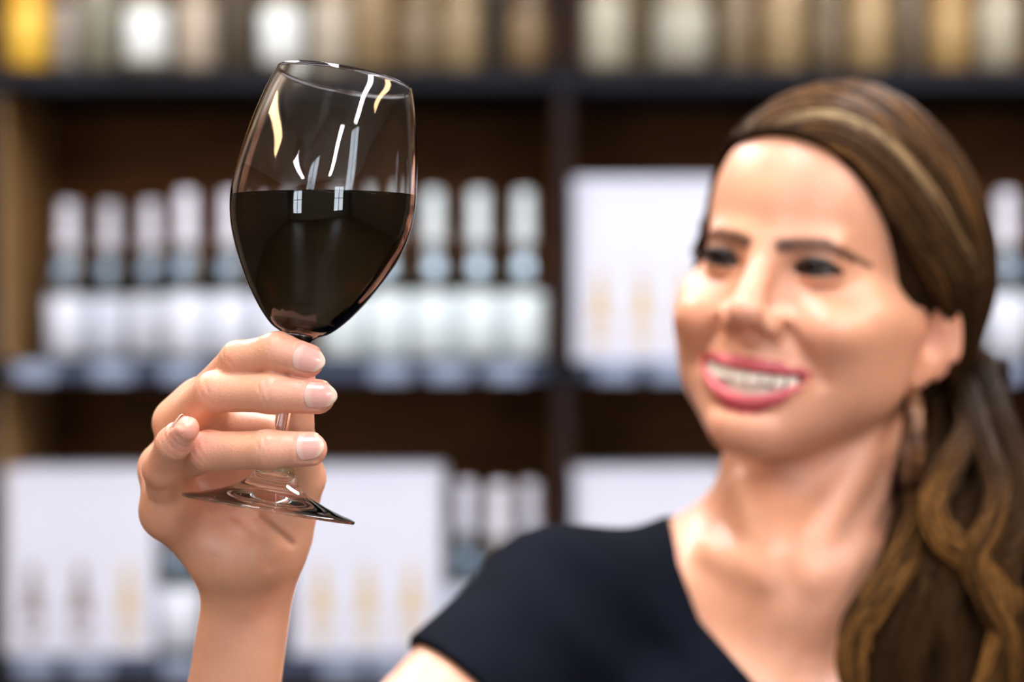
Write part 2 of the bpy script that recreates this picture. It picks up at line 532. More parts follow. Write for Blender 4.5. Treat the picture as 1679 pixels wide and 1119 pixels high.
# top shelf: bottles of spirits and pale wines, only their lower halves in view
def tinted(name, c): return mat(name, c, .12, spec=.6)
TOP = [
 (49, .045, (.80, .42, .03), (1.0, .60, .06), 'amber bottle with yellow label at the corner of the top shelf'),
 (100, .115, (.20, .13, .07), (.72, .62, .52), 'brown bottle with a small cream label beside the amber bottle'),
 (166, .04, (.22, .20, .12), (.26, .24, .17), 'olive glass bottle with a dull olive label on the top shelf'),
 (242, .03, (.30, .26, .17), (.80, .83, .80), 'clear bottle with a big bright white label above the first bottles'),
 (322, .08, (.32, .24, .15), (.62, .50, .38), 'tan bottle with a pinkish cream label between two white labels'),
 (389, .14, (.13, .09, .05), (.14, .10, .055), 'dark brown bottle behind the cream-labelled ones on the top shelf'),
 (462, .03, (.30, .26, .17), (.78, .82, .80), 'clear bottle with white label above the wine glass rim'),
 (540, .07, (.36, .27, .16), (.60, .52, .40), 'pale bottle with cream label just past the wine glass rim'),
 (612, .08, (.30, .20, .09), (.33, .22, .10), 'tan whisky bottle with plain tan label over the glass'),
 (688, .08, (.20, .14, .07), (.24, .17, .09), 'brown whisky bottle with brown label over the dark bay'),
 (756, .09, (.27, .19, .10), (.36, .26, .13), 'tan whisky bottle with straw label over the mint-capped bottles'),
 (812, .16, (.10, .075, .05), (.12, .09, .06), 'almost black bottle left of the top divider'),
 (868, .06, (.14, .09, .05), (.25, .16, .07), 'brown bottle touching the top divider'),
 (990, .05, (.34, .27, .17), (.56, .52, .40), 'clear bottle with pale cream label right after the top divider'),
 (1046, .13, (.32, .23, .13), (.36, .26, .14), 'tan bottle set back between two pale bottles'),
 (1118, .04, (.38, .34, .25), (.52, .49, .39), 'wide pale grey bottle with grey-cream label on the top shelf'),
 (1204, .08, (.22, .16, .09), (.24, .17, .09), 'brown bottle next to the pale grey one above the hair'),
 (1284, .07, (.38, .26, .13), (.42, .29, .14), 'honey coloured bottle over the parting of the hair'),
 (1356, .12, (.22, .16, .09), (.24, .17, .09), 'dull brown bottle over the crown of the head'),
 (1424, .06, (.42, .28, .13), (.46, .31, .14), 'honey coloured bottle with honey label beyond the crown'),
 (1494, .13, (.20, .14, .08), (.22, .155, .09), 'dark tan bottle between two honey ones'),
 (1556, .06, (.44, .27, .10), (.48, .30, .11), 'orange-honey bottle towards the picture corner'),
 (1636, .05, (.36, .28, .18), (.50, .45, .33), 'clear bottle with cream label at the picture corner')]
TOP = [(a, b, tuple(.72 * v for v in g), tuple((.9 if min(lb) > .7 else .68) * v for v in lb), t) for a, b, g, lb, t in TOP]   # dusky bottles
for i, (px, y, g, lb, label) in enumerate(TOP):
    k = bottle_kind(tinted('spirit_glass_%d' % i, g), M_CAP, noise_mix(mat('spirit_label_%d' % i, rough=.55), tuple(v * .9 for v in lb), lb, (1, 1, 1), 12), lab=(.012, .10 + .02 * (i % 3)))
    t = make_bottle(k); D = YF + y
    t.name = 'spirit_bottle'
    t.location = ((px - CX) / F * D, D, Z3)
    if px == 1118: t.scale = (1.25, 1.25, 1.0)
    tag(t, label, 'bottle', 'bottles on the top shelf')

# white wine cartons ---------------------------------------------------------
def carton(px0, px1, py_top, zb, y, label, prints, dark=False):
    D = YF + y
    x0, x1 = (px0 - CX) / F * D, (px1 - CX) / F * D
    h = ZC - (py_top - CY) / F * D - zb
    t = empty('wine_carton', ((x0 + x1) / 2, D, zb)); w = x1 - x0
    tag(t, label, 'carton', 'white wine cartons')
    box('carton_body', (-w / 2, 0, 0), (w / 2, .17, h - .028), M_BOX, t, .002)
    box('lid', (-w / 2 - .0015, -.0015, h - .0275), (w / 2 + .0015, .1715, h), M_BOX, t, .002)
    for u, m in prints:          # flat printed bottle pictures low on the front
        cx = -w / 2 + u * w
        pr = [(-.017, 0), (.017, 0), (.017, .066), (.008, .086), (.008, .125), (-.008, .125), (-.008, .086), (-.017, .066)]
        V = [(cx + a, -.0012, .028 + b) for a, b in pr] + [(cx + a, .0008, .028 + b) for a, b in pr]
        n = len(pr)
        f = [list(range(n)), list(range(2 * n - 1, n - 1, -1))] + [(i, i + n, (i + 1) % n + n, (i + 1) % n) for i in range(n)]
        pb = mesh_np('printed_bottle', V, f, m, t, smooth=False)
        mesh_np('printed_label', [(cx - .012, -.0024, .047), (cx + .012, -.0024, .047), (cx + .012, -.0024, .070), (cx - .012, -.0024, .070)], [(0, 1, 2, 3)], M_BOX, pb, smooth=False)
    return t
carton(10, 254, 772, Z1, .02, 'white carton with dark bottle prints behind the raised hand', [(.18, M_DARKPRINT), (.5, M_DARKPRINT), (.82, M_GOLD)])
carton(478, 724, 770, Z1, .02, 'white carton with faint gold bottle prints between the wrist and the lower bottles', [(.2, M_GOLD), (.5, M_GOLD), (.8, M_GOLD)])
carton(941, 1192, 772, Z1, .02, 'white carton half hidden behind the black shoulder and neck', [(.2, M_GOLD), (.5, M_GOLD), (.8, M_GOLD)])
carton(940, 1186, 292, Z2, .02, 'white carton standing beside the face on the middle shelf', [(.18, M_GOLD), (.46, M_GOLD), (.74, M_GOLD)])


# ------------------------------------------------------------------ the glass of red wine
GS = .8965 / F                                    # metres per pixel at the glass
FOOT = P(440, 838, .8965)
ax = np.array([.1668, .075, .986]); AX = ax / np.linalg.norm(ax)
GROT = Vector((0, 0, 1)).rotation_difference(Vector(AX)).to_matrix().to_4x4()
GMAT = Matrix.Translation(Vector(FOOT)) @ GROT

def dense(pts, n):
    return spline(np.array(pts, float), n)
bowl_o = dense([(14.0, 268), (16, 277), (21, 285), (31, 293.5), (50, 304), (74, 329), (100, 365.5), (124, 409), (142, 452), (151.3, 492), (152.8, 532), (148, 578), (139.5, 632), (126.5, 688), (113.5, 728)], 90) * GS
TH = .0009
tn = np.gradient(bowl_o, axis=0); tn /= np.linalg.norm(tn, axis=1, keepdims=True)
bowl_i = bowl_o + np.stack([-tn[:, 1], tn[:, 0]], 1) * TH
start = int(np.argmax(bowl_i[:, 1] > 314 * GS))
inner = np.vstack([[0, 303.5 * GS], [16 * GS, 304.5 * GS], [32 * GS, 307 * GS], [44 * GS, 310.5 * GS], bowl_i[start:]])
stem = dense([(141.5, 0.5), (143, 2.5), (142, 5.5), (134, 8.5), (112, 14), (84, 24), (62, 34), (46, 46), (37, 57), (34, 62), (35, 65), (31, 72), (25, 79), (19, 86), (14.5, 98), (12, 120), (11, 160), (11, 210), (11.5, 245), (12.6, 258)], 110) * GS
under = np.array([(0, 12), (40, 9.5), (90, 5.5), (125, 1.6), (136, .3)]) * GS
rim_c = (bowl_o[-1] + bowl_i[-1]) / 2 + np.array([0, .00045])
prof = np.vstack([under, stem, bowl_o, [rim_c], inner[::-1]])
M_GLASS = mat('clear_glass', (1, 1, 1), .0, trans=1., ior=1.47, spec=.5)
glass = empty('wine_glass', (0, 0, 0))
glass.matrix_world = GMAT
tag(glass, 'tilted clear wine glass half full of dark red wine held up in the hand', 'wine glass')
lathe('glass_vessel', prof, M_GLASS, glass, 160)

# red wine: the inside of the bowl cut by a level plane
z_w = ZC + (CY - 321) / F * .905
wp = inner.copy(); 
wn = np.gradient(wp, axis=0); wn /= np.linalg.norm(wn, axis=1, keepdims=True)
wp = wp + np.stack([wn[:, 1], -wn[:, 0]], 1) * .00012
wp[0] = (0, wp[0][1])
M_WINE = bpy.data.materials.new('red_wine'); M_WINE.use_nodes = True
N_, L_, B_ = nodes(M_WINE)
B_.inputs['Base Color'].default_value = (1, 1, 1, 1); B_.inputs['Roughness'].default_value = 0
B_.inputs['Transmission Weight'].default_value = 1; B_.inputs['IOR'].default_value = 1.345
va = N_.new('ShaderNodeVolumeAbsorption'); va.inputs['Color'].default_value = (.62, .03, .045, 1); va.inputs['Density'].default_value = 400
L_.new(va.outputs[0], N_['Material Output'].inputs['Volume'])
wine = lathe('red_wine', np.vstack([wp, [[0, wp[-1][1]]]]), M_WINE, glass, 128)
tag(wine, 'dark red wine')
bm = bmesh.new(); bm.from_mesh(wine.data)
inv = GMAT.inverted()
pc = inv @ Vector((0, .9, z_w)); pn = (inv.to_3x3() @ Vector((0, 0, 1))).normalized()
r = bmesh.ops.bisect_plane(bm, geom=bm.verts[:] + bm.edges[:] + bm.faces[:], plane_co=pc, plane_no=pn, clear_outer=True)
ed = [e for e in r['geom_cut'] if isinstance(e, bmesh.types.BMEdge)]
bmesh.ops.holes_fill(bm, edges=ed, sides=0)
bmesh.ops.recalc_face_normals(bm, faces=bm.faces[:])
bm.to_mesh(wine.data); bm.free()
for p_ in wine.data.polygons: p_.use_smooth = p_.normal.dot(pn) < .98 or len(p_.vertices) < 10


# ------------------------------------------------------------------ the woman: one continuous body
person = empty('person', (.12, 1.27, 0))
tag(person, 'smiling woman in a black top with long brown hair raising a wine glass', 'person')
PINV = Vector(person.location)
def to_local(V): return np.asarray(V, np.float32) - np.array(PINV, np.float32)

# --- the raised hand: joints as (pixel x, pixel y, depth), radii in mm
def J(px, py, D): return P(px, py, D).astype(np.float32)
FING = {
 'index':  ([J(326, 662, .934), J(391, 589, .898), J(455, 577, .8895), J(503, 592, .8890)], [9.0, 7.3, 7.8, 7.0]),
 'middle': ([J(292, 694, .935), J(353, 643, .898), J(443, 645, .8880), J(521, 651, .8885)], [9.3, 8.4, 8.0, 7.0]),
 'ring':   ([J(268, 768, .936), J(342, 740, .899), J(440, 738, .8865), J(508, 737, .8870)], [9.2, 8.2, 7.8, 7.0]),
 'pinky':  ([J(276, 838, .932), J(266, 768, .908), J(284, 728, .893), J(304, 703, .886)], [8.6, 7.9, 6.8, 5.6]),
 'thumb':  ([J(470, 868, .950), J(497, 784, .941), J(483, 692, .9165), J(488, 622, .9125)], [11.5, 9.4, 7.6, 7.4]),
}
WRIST = J(408, 962, .952)
ELBOW = J(310, 1640, .985)
SHOULDER = J(905, 1035, 1.27)
fore_dir = (ELBOW - WRIST) / np.linalg.norm(ELBOW - WRIST)
MC = [  # metacarpals and carpus
 (J(418, 915, .956), J(330, 668, .944), 10.5, 9.3), (J(403, 918, .957), J(297, 700, .945), 10.5, 9.5),
 (J(388, 922, .957), J(276, 772, .945), 10.5, 9.3), (J(376, 922, .952), J(284, 842, .937), 10.5, 9.5)]
HEEL = [(J(334, 878, .943), (12.5, 11, 25), 38), (J(398, 914, .9390), (17.5, 13, 14), 8), (J(450, 872, .950), (10.5, 11, 27), -22)]
WR_R = (19.5, 14.0)              # half width, half thickness of the wrist in mm


def rotY(deg):
    a = math.radians(deg); c, s = math.cos(a), math.sin(a)
    return np.array([[c, 0, -s], [0, 1, 0], [s, 0, c]], np.float32)   # columns = axes


def fore_sdf(p):
    """forearm: oval section that widens towards the elbow"""
    ab = ELBOW - WRIST; L2 = float(ab @ ab); pa = p - WRIST
    h = np.clip(pa @ ab / L2, -.06, 1)
    q = pa - h[:, None] * ab
    wv = np.array([1, 0, 0], np.float32) - fore_dir * fore_dir[0]; wv /= np.linalg.norm(wv)
    tv = np.cross(fore_dir, wv)
    u = q @ wv; v = q @ tv; w = q @ fore_dir
    g = sstep(h, .18, .75)
    ru = (19.3 + .6 * sstep(h, 0, .2) + 17 * g) * .001; rv = (14.5 + 22 * g) * .001
    k0 = np.sqrt((u / ru) ** 2 + (v / rv) ** 2 + (w / .014) ** 2)
    return (k0 - 1) * np.minimum(ru, rv) * .95


def finger_sdf(p, name):
    j, r = FING[name]
    d = None
    for i in range(3):
        a, b = j[i], j[i + 1]
        ra, rb = r[i] * .001, r[i + 1] * .001
        if name == 'thumb' and i == 0:
            e = rcone(p, a, b, ra, rb)
        else:   # phalanx slightly waisted between its joints
            m = (a + b) / 2
            rm = (ra + rb) / 2 * (.965 if i < 2 else 1.0)
            e = np.minimum(rcone(p, a, m, ra, rm), rcone(p, m, b, rm, rb))
        d = e if d is None else smin(d, e, .0025)
    return d


def hand_sdf(p):
    d = None
    for a, b, ra, rb in MC:
        e = rcone(p, a, b, ra * .001, rb * .001)
        d = e if d is None else smin(d, e, .009)
    for c, r, t in HEEL:
        d = smin(d, ell(p, c, np.array(r) * .001, rotY(t)), .010)
    d = smin(d, finger_sdf(p, 'thumb'), .008)
    # web between thumb and index
    d = smin(d, rcone(p, J(455, 800, .955), J(365, 700, .951), .007, .007), .012)
    d = smin(d, rcone(p, J(470, 715, .938), J(345, 690, .946), .0075, .009), .010)
    d = smin(d, fore_sdf(p), .012)
    # knuckle heads
    for n in ('index', 'middle', 'ring', 'pinky'):
        d = smin(d, rcone(p, FING[n][0][0], FING[n][0][0] + np.array([-.001, .003, 0], np.float32), .0092, .0090), .005)
    fs = [finger_sdf(p, n) for n in ('index', 'middle', 'ring', 'pinky')]
    for i, f in enumerate(fs):
        m = FING[('index', 'middle', 'ring', 'pinky')[i]][0]
        t = (p - m[0]) @ (m[1] - m[0]) / float((m[1] - m[0]) @ (m[1] - m[0]))
        k = (.013 if i == 3 else .0065) * (1 - sstep(t, .35, .8)) + .0006
        h = np.maximum(k - np.abs(d - f), 0) / k
        d = np.minimum(d, f) - h * h * k * .25
    # palm creases: thenar line and the fold at the wrist
    u = (p[:, 0] / p[:, 1]) * F + CX; v = CY - ((p[:, 2] - ZC) / p[:, 1]) * F
    front = sstep(.958 - p[:, 1], 0, .004)
    cr = poly_dist(u, v, [(425, 850), (462, 880), (476, 892)]) 
    d = d + .0016 * np.exp(-(cr / 7.) ** 2) * front
    cr = poly_dist(u, v, [(340, 968), (375, 980), (425, 985), (470, 960)])
    d = d + .0003 * np.exp(-(cr / 14.) ** 2) * front
    cr = poly_dist(u, v, [(385, 845), (425, 880), (440, 925)])
    d = d + .0009 * np.exp(-(cr / 12.) ** 2) * front
    return d

# fingertips: direction, dorsal normal
TIPS = {}
CAMP = np.array([0, 0, ZC])
def tip_frame(name, dorsal):
    j, r = FING[name]
    e = (j[3] - j[2]) / np.linalg.norm(j[3] - j[2])
    n = np.array(dorsal, float); n -= e * (n @ e); n /= np.linalg.norm(n)
    return e, n, np.cross(e, n)
for nme, dn in (('index', (.10, -1, .18)), ('middle', (.0, -1, .16)), ('ring', (.0, -1, .22)), ('pinky', (-.85, .25, .50))):
    TIPS[nme] = tip_frame(nme, dn)

HV, HQ = surface(hand_sdf, P(195, 1330, .925) * [1, 0, 1] + [-.012, .862, 0], P(585, 520, .925) * [1, 0, 1] + [.012, .995, .01], .00085)
HV, HQ = drop_far_islands(HV, HQ)
# skin folds on the backs of the finger joints, nail grooves
Ng = grad(hand_sdf, HV, .0004); Ng /= np.linalg.norm(Ng, axis=1, keepdims=True) + 1e-9
disp = np.zeros(len(HV))
def fold(name, ji, offs, depth, span=.007, sig=.00055):
    j, r = FING[name]; c = j[ji]
    e = j[ji + 1] - j[ji - 1] if ji < 3 else j[3] - j[2]
    e = e / np.linalg.norm(e)
    n = np.array([0, -1, .25]); n -= e * (n @ e); n /= np.linalg.norm(n); b = np.cross(e, n)
    q = HV - c; t = q @ e; s = q @ b; o = q @ n
    for i, of in enumerate(offs):
        wob = of + .0006 * np.sin(s * 900 + i * 2.1)
        disp[:] -= depth * np.exp(-((t - wob) / sig) ** 2) * sstep(o, .001, .004) * np.exp(-(s / span) ** 2)
fold('middle', 2, [-.0024, .0, .0018], .00050)
fold('ring', 2, [-.0014, .0012], .00042)
fold('index', 2, [-.001, .0012], .00016)
fold('ring', 1, [-.003, -.001, .0012, .0034, .0056], .00026)
fold('middle', 1, [-.0030, -.0005, .0022, .0046], .00030)
fold('index', 1, [-.002, .0006, .003], .0003)
for nme, (e, n, b) in TIPS.items():
    j, r = FING[nme]; R = r[3] * .001
    q = HV - j[3]; t = q @ e; s = q @ b; o = q @ n
    L0, L1, W = -.0052 * R / .007, .0075 * R / .007, .0056 * R / .007
    inside = (o > 0) * sstep(t, L0 - .0007, L0 + .0007) * (1 - sstep(t, L1, L1 + .001)) * (1 - sstep(np.abs(s), W - .0004, W + .0006))
    disp -= .00055 * inside
    ring_ = (o > 0) * np.exp(-((np.abs(s) - W - .0008) / .0007) ** 2) * sstep(t, L0, L0 + .002) * (1 - sstep(t, .004, .006))
    ring_ += (o > 0) * np.exp(-((t - L0 + .0010) / .0008) ** 2) * (np.abs(s) < W)
    disp += .00022 * ring_
HV = (HV + Ng * disp[:, None]).astype(np.float32)
# colour of the skin itself
hc = np.tile(SKIN, (len(HV), 1)) * np.array([1.01, 1.05, 1.08])
def blush(c, rad, col, amt, V=HV, C=hc):
    w = amt * np.exp(-((V - c) ** 2).sum(1) / rad ** 2)
    C[:] = C * (1 - w[:, None]) + np.array(col) * w[:, None]
for nme, (j, r) in FING.items():
    blush(j[3], .010, (.76, .36, .29), .75)
    if nme != 'thumb':
        blush(j[1] + np.array([-.002, -.006, .001]), .0065, (.70, .29, .20), .55)
        blush(j[2] + np.array([0, -.006, 0]), .006, (.72, .36, .28), .35)
blush(J(436, 985, .94), .011, (.70, .26, .16), .5)
blush(J(380, 960, .94), .02, (.66, .32, .19), .45)
blush(J(300, 850, .93), .016, (.72, .32, .22), .5)

# --- the rest of the body
HEAD_Y, HEAD_P, HEAD_R = math.radians(29.28), math.radians(1.9), math.radians(7.84)
HEAD_T = np.array([.14644, 1.2202, ZC + .0465], np.float32); HEAD_S = .985
def head_axes():
    cy, sy = math.cos(HEAD_Y), math.sin(HEAD_Y)
    hx = np.array([cy, -sy, 0]); hf = np.array([-sy, -cy, 0]); hu = np.array([0, 0, 1.])
    hf2 = hf * math.cos(HEAD_P) + hu * math.sin(HEAD_P); hu2 = hu * math.cos(HEAD_P) - hf * math.sin(HEAD_P)
    def R(v): return np.array([v[0] * math.cos(HEAD_R) + v[2] * math.sin(HEAD_R), v[1], -v[0] * math.sin(HEAD_R) + v[2] * math.cos(HEAD_R)])
    return np.stack([R(hx), R(hf2), R(hu2)], 1).astype(np.float32)
HM = head_axes()
def to_head(p): return ((p - HEAD_T) @ HM / HEAD_S * 1000).astype(np.float32)      # mm
def from_head(q): return (np.asarray(q, np.float32) / 1000 * HEAD_S) @ HM.T + HEAD_T

EZ, EX, EY = -5.0, 28.2, .5       # eye centres
MOUTH_W = 33.0
def lip_lines(x):
    k = np.clip(1 - (x / MOUTH_W) ** 2, 0, 1)
    zu = -63.0 - 3.6 * k - .045 * x          # lower edge of the upper lip
    zl = -63.0 - 16.2 * k ** .92 - .045 * x        # upper edge of the lower lip
    return zu, zl
def arch_y(x): return 18.0 - .0115 * x * x


def head_sdf(q):
    x, y, z = q[:, 0], q[:, 1], q[:, 2]
    a = np.abs(x); m = np.stack([a, y, z], 1)
    d = ell(q, (0, -84, 25), (68, 93, 84))
    d = smin(d, ell(q, (0, -31, 30), (49, 49, 56)), 18)
    d = smin(d, ell(q, (0, -30, -36), (56, 46, 56)), 20)
    d = smin(d, ell(q, (0, -23, -74), (42, 40, 36)), 18)
    d = smin(d, rcone(m, (8, 0, -97), (46, -58, -62), 13.5, 14), 18)
    d = smin(d, ell(q, (0, 1, -97.5), (17.5, 15.5, 13.5)), 12)
    d = smin(d, ell(m, (36, -3, -38), (21, 19, 16)), 13)          # cheeks lifted by the smile
    d = smin(d, rcone(m, (53, -22, -26), (60, -62, -26), 11, 11), 18)
    d = smin(d, ell(m, (42, -44, -52), (22, 34, 32)), 24)
    d = smin(d, rcone(m, (9, 11.5, EZ + 11), (34, 5, EZ + 13), 6.5, 5), 14)
    d = smax(d, -ell(m, (30, 27, EZ - 1), (17, 14.5, 12)), 9)      # orbits
    lid = np.sqrt(((m - np.array([EX, EY, EZ], np.float32)) ** 2).sum(1)) - 13.4
    d = smin(d, lid, 3.5)
    # nose
    n = rcone(q, (0, 13, 4), (0, 26, -24), 6.4, 8.4)
    n = smin(n, ell(q, (0, 29.5, -34), (10.5, 10, 9)), 6)
    n = smin(n, ell(m, (14, 19.5, -38.5), (7.8, 9.5, 7.5)), 6)
    n = smin(n, rcone(q, (0, 27, -38), (0, 20, -46), 4.5, 5), 4)
    d = smin(d, n, 7)
    d = smax(d, -ell(m, (6.6, 24.5, -46.5), (2.2, 3.2, 3)), 2.5)
    # eye slit
    zc = EZ - .6 + 1.0 * ((a - EX) / 14) 
    op = np.clip(1 - ((a - EX) / 14.0) ** 2, 0, 1)
    slit = np.maximum(np.maximum(z - (zc + 4.6 * op), (zc - 2.8 * op) - z), np.maximum(np.abs(a - EX) - 13.5, 4 - y))
    d = smax(d, -slit, 1.2)
    # folds: smile lines, under-eye, chin
    nl = poly_dist(a, z, [(17, -38), (24, -46), (33, -56), (39, -66)])
    d = d + 3.6 * np.exp(-(nl / 4.0) ** 2) * sstep(y, -8, 4)
    ue = poly_dist(a, z, [(18, EZ - 8), (30, EZ - 12), (43, EZ - 9)])
    d = d + 1.0 * np.exp(-(ue / 2.6) ** 2) * sstep(y, 0, 6)
    d = d + 2.2 * np.exp(-((z + 88) / 4.) ** 2) * (1 - sstep(a, 12, 26)) * sstep(y, 0, 8)
    # lips and the open smile
    zu, zl = lip_lines(x)
    zu_, zl_ = zu, zl
    lips = None
    xs = [0, 8, 16, 24, MOUTH_W]
    for i in range(4):
        for side, r0, of in ((0, 3.7, 3.0), (1, 4.9, -3.9)):
            ps = []
            for xx in (xs[i], xs[i + 1]):
                zz = lip_lines(np.array([xx], float))[side][0]
                tpr = (1 - (xx / MOUTH_W) ** 2) ** .6 if xx < MOUTH_W else 0
                ps.append(((xx, arch_y(xx) - 1.5 - (0 if xx else 0), zz + of * tpr), 1.6 + (r0 - 1.6) * tpr))
            e = rcone(m, ps[0][0], ps[1][0], ps[0][1], ps[1][1])
            lips = e if lips is None else np.minimum(lips, e)
    d = smin(d, lips, 3.5)
    mo = np.maximum(np.maximum(z - zu_, zl_ - z), np.maximum(a - MOUTH_W + .5, -(y + 14)))
    d = smax(d, -mo, 1.6)
    # ears
    R = np.array([[.80, -.60, 0], [.60, .80, 0], [0, 0, 1]], np.float32)   # flares backwards
    t = math.radians(-12); Rt = np.array([[1, 0, 0], [0, math.cos(t), -math.sin(t)], [0, math.sin(t), math.cos(t)]], np.float32)
    ER = (R @ Rt).astype(np.float32)
    c = np.array([72, -76, -28], np.float32)
    ear = ell(m, c, (4.2, 16, 27), ER)
    ear = smin(ear, ell(m, c + np.array([-4.5, 7, -24], np.float32), (4.6, 8.5, 9.5), ER), 5)
    loc = (m - c) @ ER
    rr = np.sqrt((loc[:, 1] / 17) ** 2 + (loc[:, 2] / 29) ** 2)
    rim = np.sqrt(((rr - .9) * 18) ** 2 + (loc[:, 0] - 3.5) ** 2) - 2.6
    rim = np.maximum(rim, -(loc[:, 2] + 16))
    ear = smin(ear, rim, 2.5)
    ear = smax(ear, -ell(m, c + ER @ np.array([4.0, 3, 0], np.float32), (6, 8.5, 14), ER), 2)
    d = smin(d, ear, 4)
    return d


NB = J(1300, 905, 1.300); NT = J(1352, 640, 1.285)
SH_L = J(1715, 985, 1.25)
def torso_sdf(p):
    d = rcone(p, NB, NT, .052, .051)
    d = smin(d, rcone(p, J(1330, 900, 1.285), J(1310, 960, 1.265), .044, .050), .03)
    chest = ell(p, J(1305, 1400, 1.315), (.165, .098, .190))
    d = smin(d, chest, .05)
    d = smin(d, ell(p, J(1300, 1560, 1.33), (.135, .092, .20)), .06)
    d = smin(d, ell(p, J(1300, 2050, 1.34), (.165, .105, .14)), .06)
    # collar bones, shoulders, trapezius
    d = smin(d, rcone(p, J(1245, 985, 1.290), J(935, 990, 1.285), .032, .031), .03)
    d = smin(d, rcone(p, J(1365, 985, 1.285), J(1690, 990, 1.255), .032, .031), .03)
    d = smin(d, rcone(p, J(1290, 850, 1.325), J(1040, 958, 1.305), .020, .024), .025)
    d = smin(d, rcone(p, J(1340, 850, 1.325), J(1600, 958, 1.285), .020, .024), .025)
    # bust
    d = smin(d, ell(p, J(1120, 1300, 1.235), (.062, .058, .062)), .05)
    d = smin(d, ell(p, J(1480, 1300, 1.225), (.062, .058, .062)), .05)
    # raised arm
    d = smin(d, rcone(p, SHOULDER, ELBOW, .050, .036), .035)
    fe = fore_sdf(p)
    d = smin(d, fe, .02)
    # arm hanging on her other side
    EL = J(1800, 1760, 1.28)
    d = smin(d, rcone(p, SH_L, EL, .050, .038), .04)
    d = smin(d, rcone(p, EL, J(1690, 2330, 1.20), .038, .026), .02)
    return d


def skin_point(px, py, sink):
    """point under the torso's skin where the sight line through a pixel meets it"""
    D = 1.05
    for _ in range(300):
        d = float(torso_sdf(P(px, py, D).astype(np.float32)[None])[0])
        if d < 3e-4: break
        D += max(d * .7, 3e-4)
    return (P(px, py, D + sink)).astype(np.float32)
NECK = [(skin_point(1312, 925, .0065), skin_point(1420, 740, .0065), .0075, .009),
        (skin_point(1268, 925, .0065), skin_point(1225, 800, .0065), .0075, .009),
        (skin_point(1262, 948, .0052), skin_point(1170, 905, .0052), .0065, .0060),
        (skin_point(1328, 948, .0052), skin_point(1440, 905, .0052), .0065, .0060)]
PIT = skin_point(1292, 940, -.006)
def neck_detail(p, d):
    # sterno-mastoid cords, collar bones and the hollow between them
    for a, b, ra, rb in NECK: d = smin(d, rcone(p, a, b, ra, rb), .012)
    return d + .0022 * np.exp(-((p - PIT) ** 2).sum(1) / .013 ** 2)


def body_sdf(p):
    d = neck_detail(p, torso_sdf(p))
    q = to_head(p)
    near = (np.abs(q[:, 0]) < 130) & (q[:, 2] > -165) & (np.abs(q[:, 1] + 60) < 190)
    hd = np.full(len(p), .2, np.float32)
    if near.any():
        hd[near] = head_sdf(q[near]) * HEAD_S / 1000
    return smin(d, hd, .009)

x0 = P(830, 0, 1.2)[0] - .24
head_f = lambda p: smin(body_sdf(p), hand_sdf(p), .001)
ZCUT = 1.14
BV, BQ = surface(body_sdf, (x0, .93, ZCUT), (.52, 1.46, 1.70), .0026)
# hide the coarse hand end: the fine hand mesh carries the forearm above its own lower edge
ZH = float(HV[:, 2].min()) + .004
arm_zone = (BV[:, 1] < 1.06) & (BV[:, 0] < -.02)
cut = arm_zone & (BV[:, 2] > ZH + .006)
keepq = ~cut[BQ].any(1)
BQ = BQ[keepq]
def compact(V, Q):
    u, inv_ = np.unique(Q, return_inverse=True)
    return V[u], inv_.reshape(Q.shape)
BV, BQ = compact(BV, BQ)
q = to_head(BV); hx, hy, hz = q[:, 0], q[:, 1], q[:, 2]; ha = np.abs(hx)
bc = np.tile(SKIN, (len(BV), 1))
isH = (hz > -125)
def mixc(w, col):
    bc[:] = bc * (1 - w[:, None]) + np.array(col) * w[:, None]
mixc(.55 * isH * np.exp(-(((ha - 40) / 20) ** 2 + ((hz + 42) / 20) ** 2)) * (hy > -45), (.76, .33, .20))
mixc(.40 * isH * np.exp(-((ha / 12) ** 2 + ((hz + 38) / 10) ** 2)) * (hy > 15), (.76, .36, .27))
mixc(.5 * isH * (ha > 66) * (hy < -55) * (hz < 10), (.72, .30, .19))
mixc(.30 * isH * np.exp(-((hz + 104) / 16) ** 2) * (hy > -20), (.76, .36, .25))
zu, zl = lip_lines(hx)
kk = np.clip(1 - (hx / (MOUTH_W + 1.5)) ** 2, 0, 1) ** .6
up = (hz > zu - 3) & (hz < zu + 7.8 * kk + .6) & (ha < MOUTH_W + 1) & (hy > -4)
lo_ = (hz < zl + 3) & (hz > zl - 10.2 * kk - .4) & (ha < MOUTH_W + 1) & (hy > -4)
mixc(.92 * (up | lo_), (.46, .050, .080))
inm = (hz < zu - .5) & (hz > zl + .5) & (ha < MOUTH_W) & (hy < arch_y(hx) - 5) & (hy > -25)
mixc(.95 * inm, (.10, .012, .012))
# brows
bl = poly_dist(ha, hz, [(10, EZ + 10), (20, EZ + 12.5), (34, EZ + 14), (50, EZ + 7.5)])
bw = np.interp(ha, [6, 14, 34, 52], [3.0, 3.6, 3.0, 1.0])
mixc(.88 * (1 - sstep(bl, bw * .7, bw * 1.5)) * (hy > -18), (.030, .014, .008))
# smoky lids
ed_ = np.sqrt((ha - EX) ** 2 + (hz - EZ - 2) ** 2)
mixc(.60 * (1 - sstep(ed_, 8, 17)) * (hy > 0) * (hz > EZ - 4), (.26, .12, .075))
blush(J(660, 1090, 1.14), .05, (.74, .47, .35), .5, BV, bc)
# forearm meets the hand: same tone
V_all = np.concatenate([HV, BV]); Q_all = np.concatenate([HQ, BQ + len(HV)]); C_all = np.concatenate([hc, bc])
body = mesh_np('body', to_local(V_all), Q_all, M_SKIN, person, True, C_all)

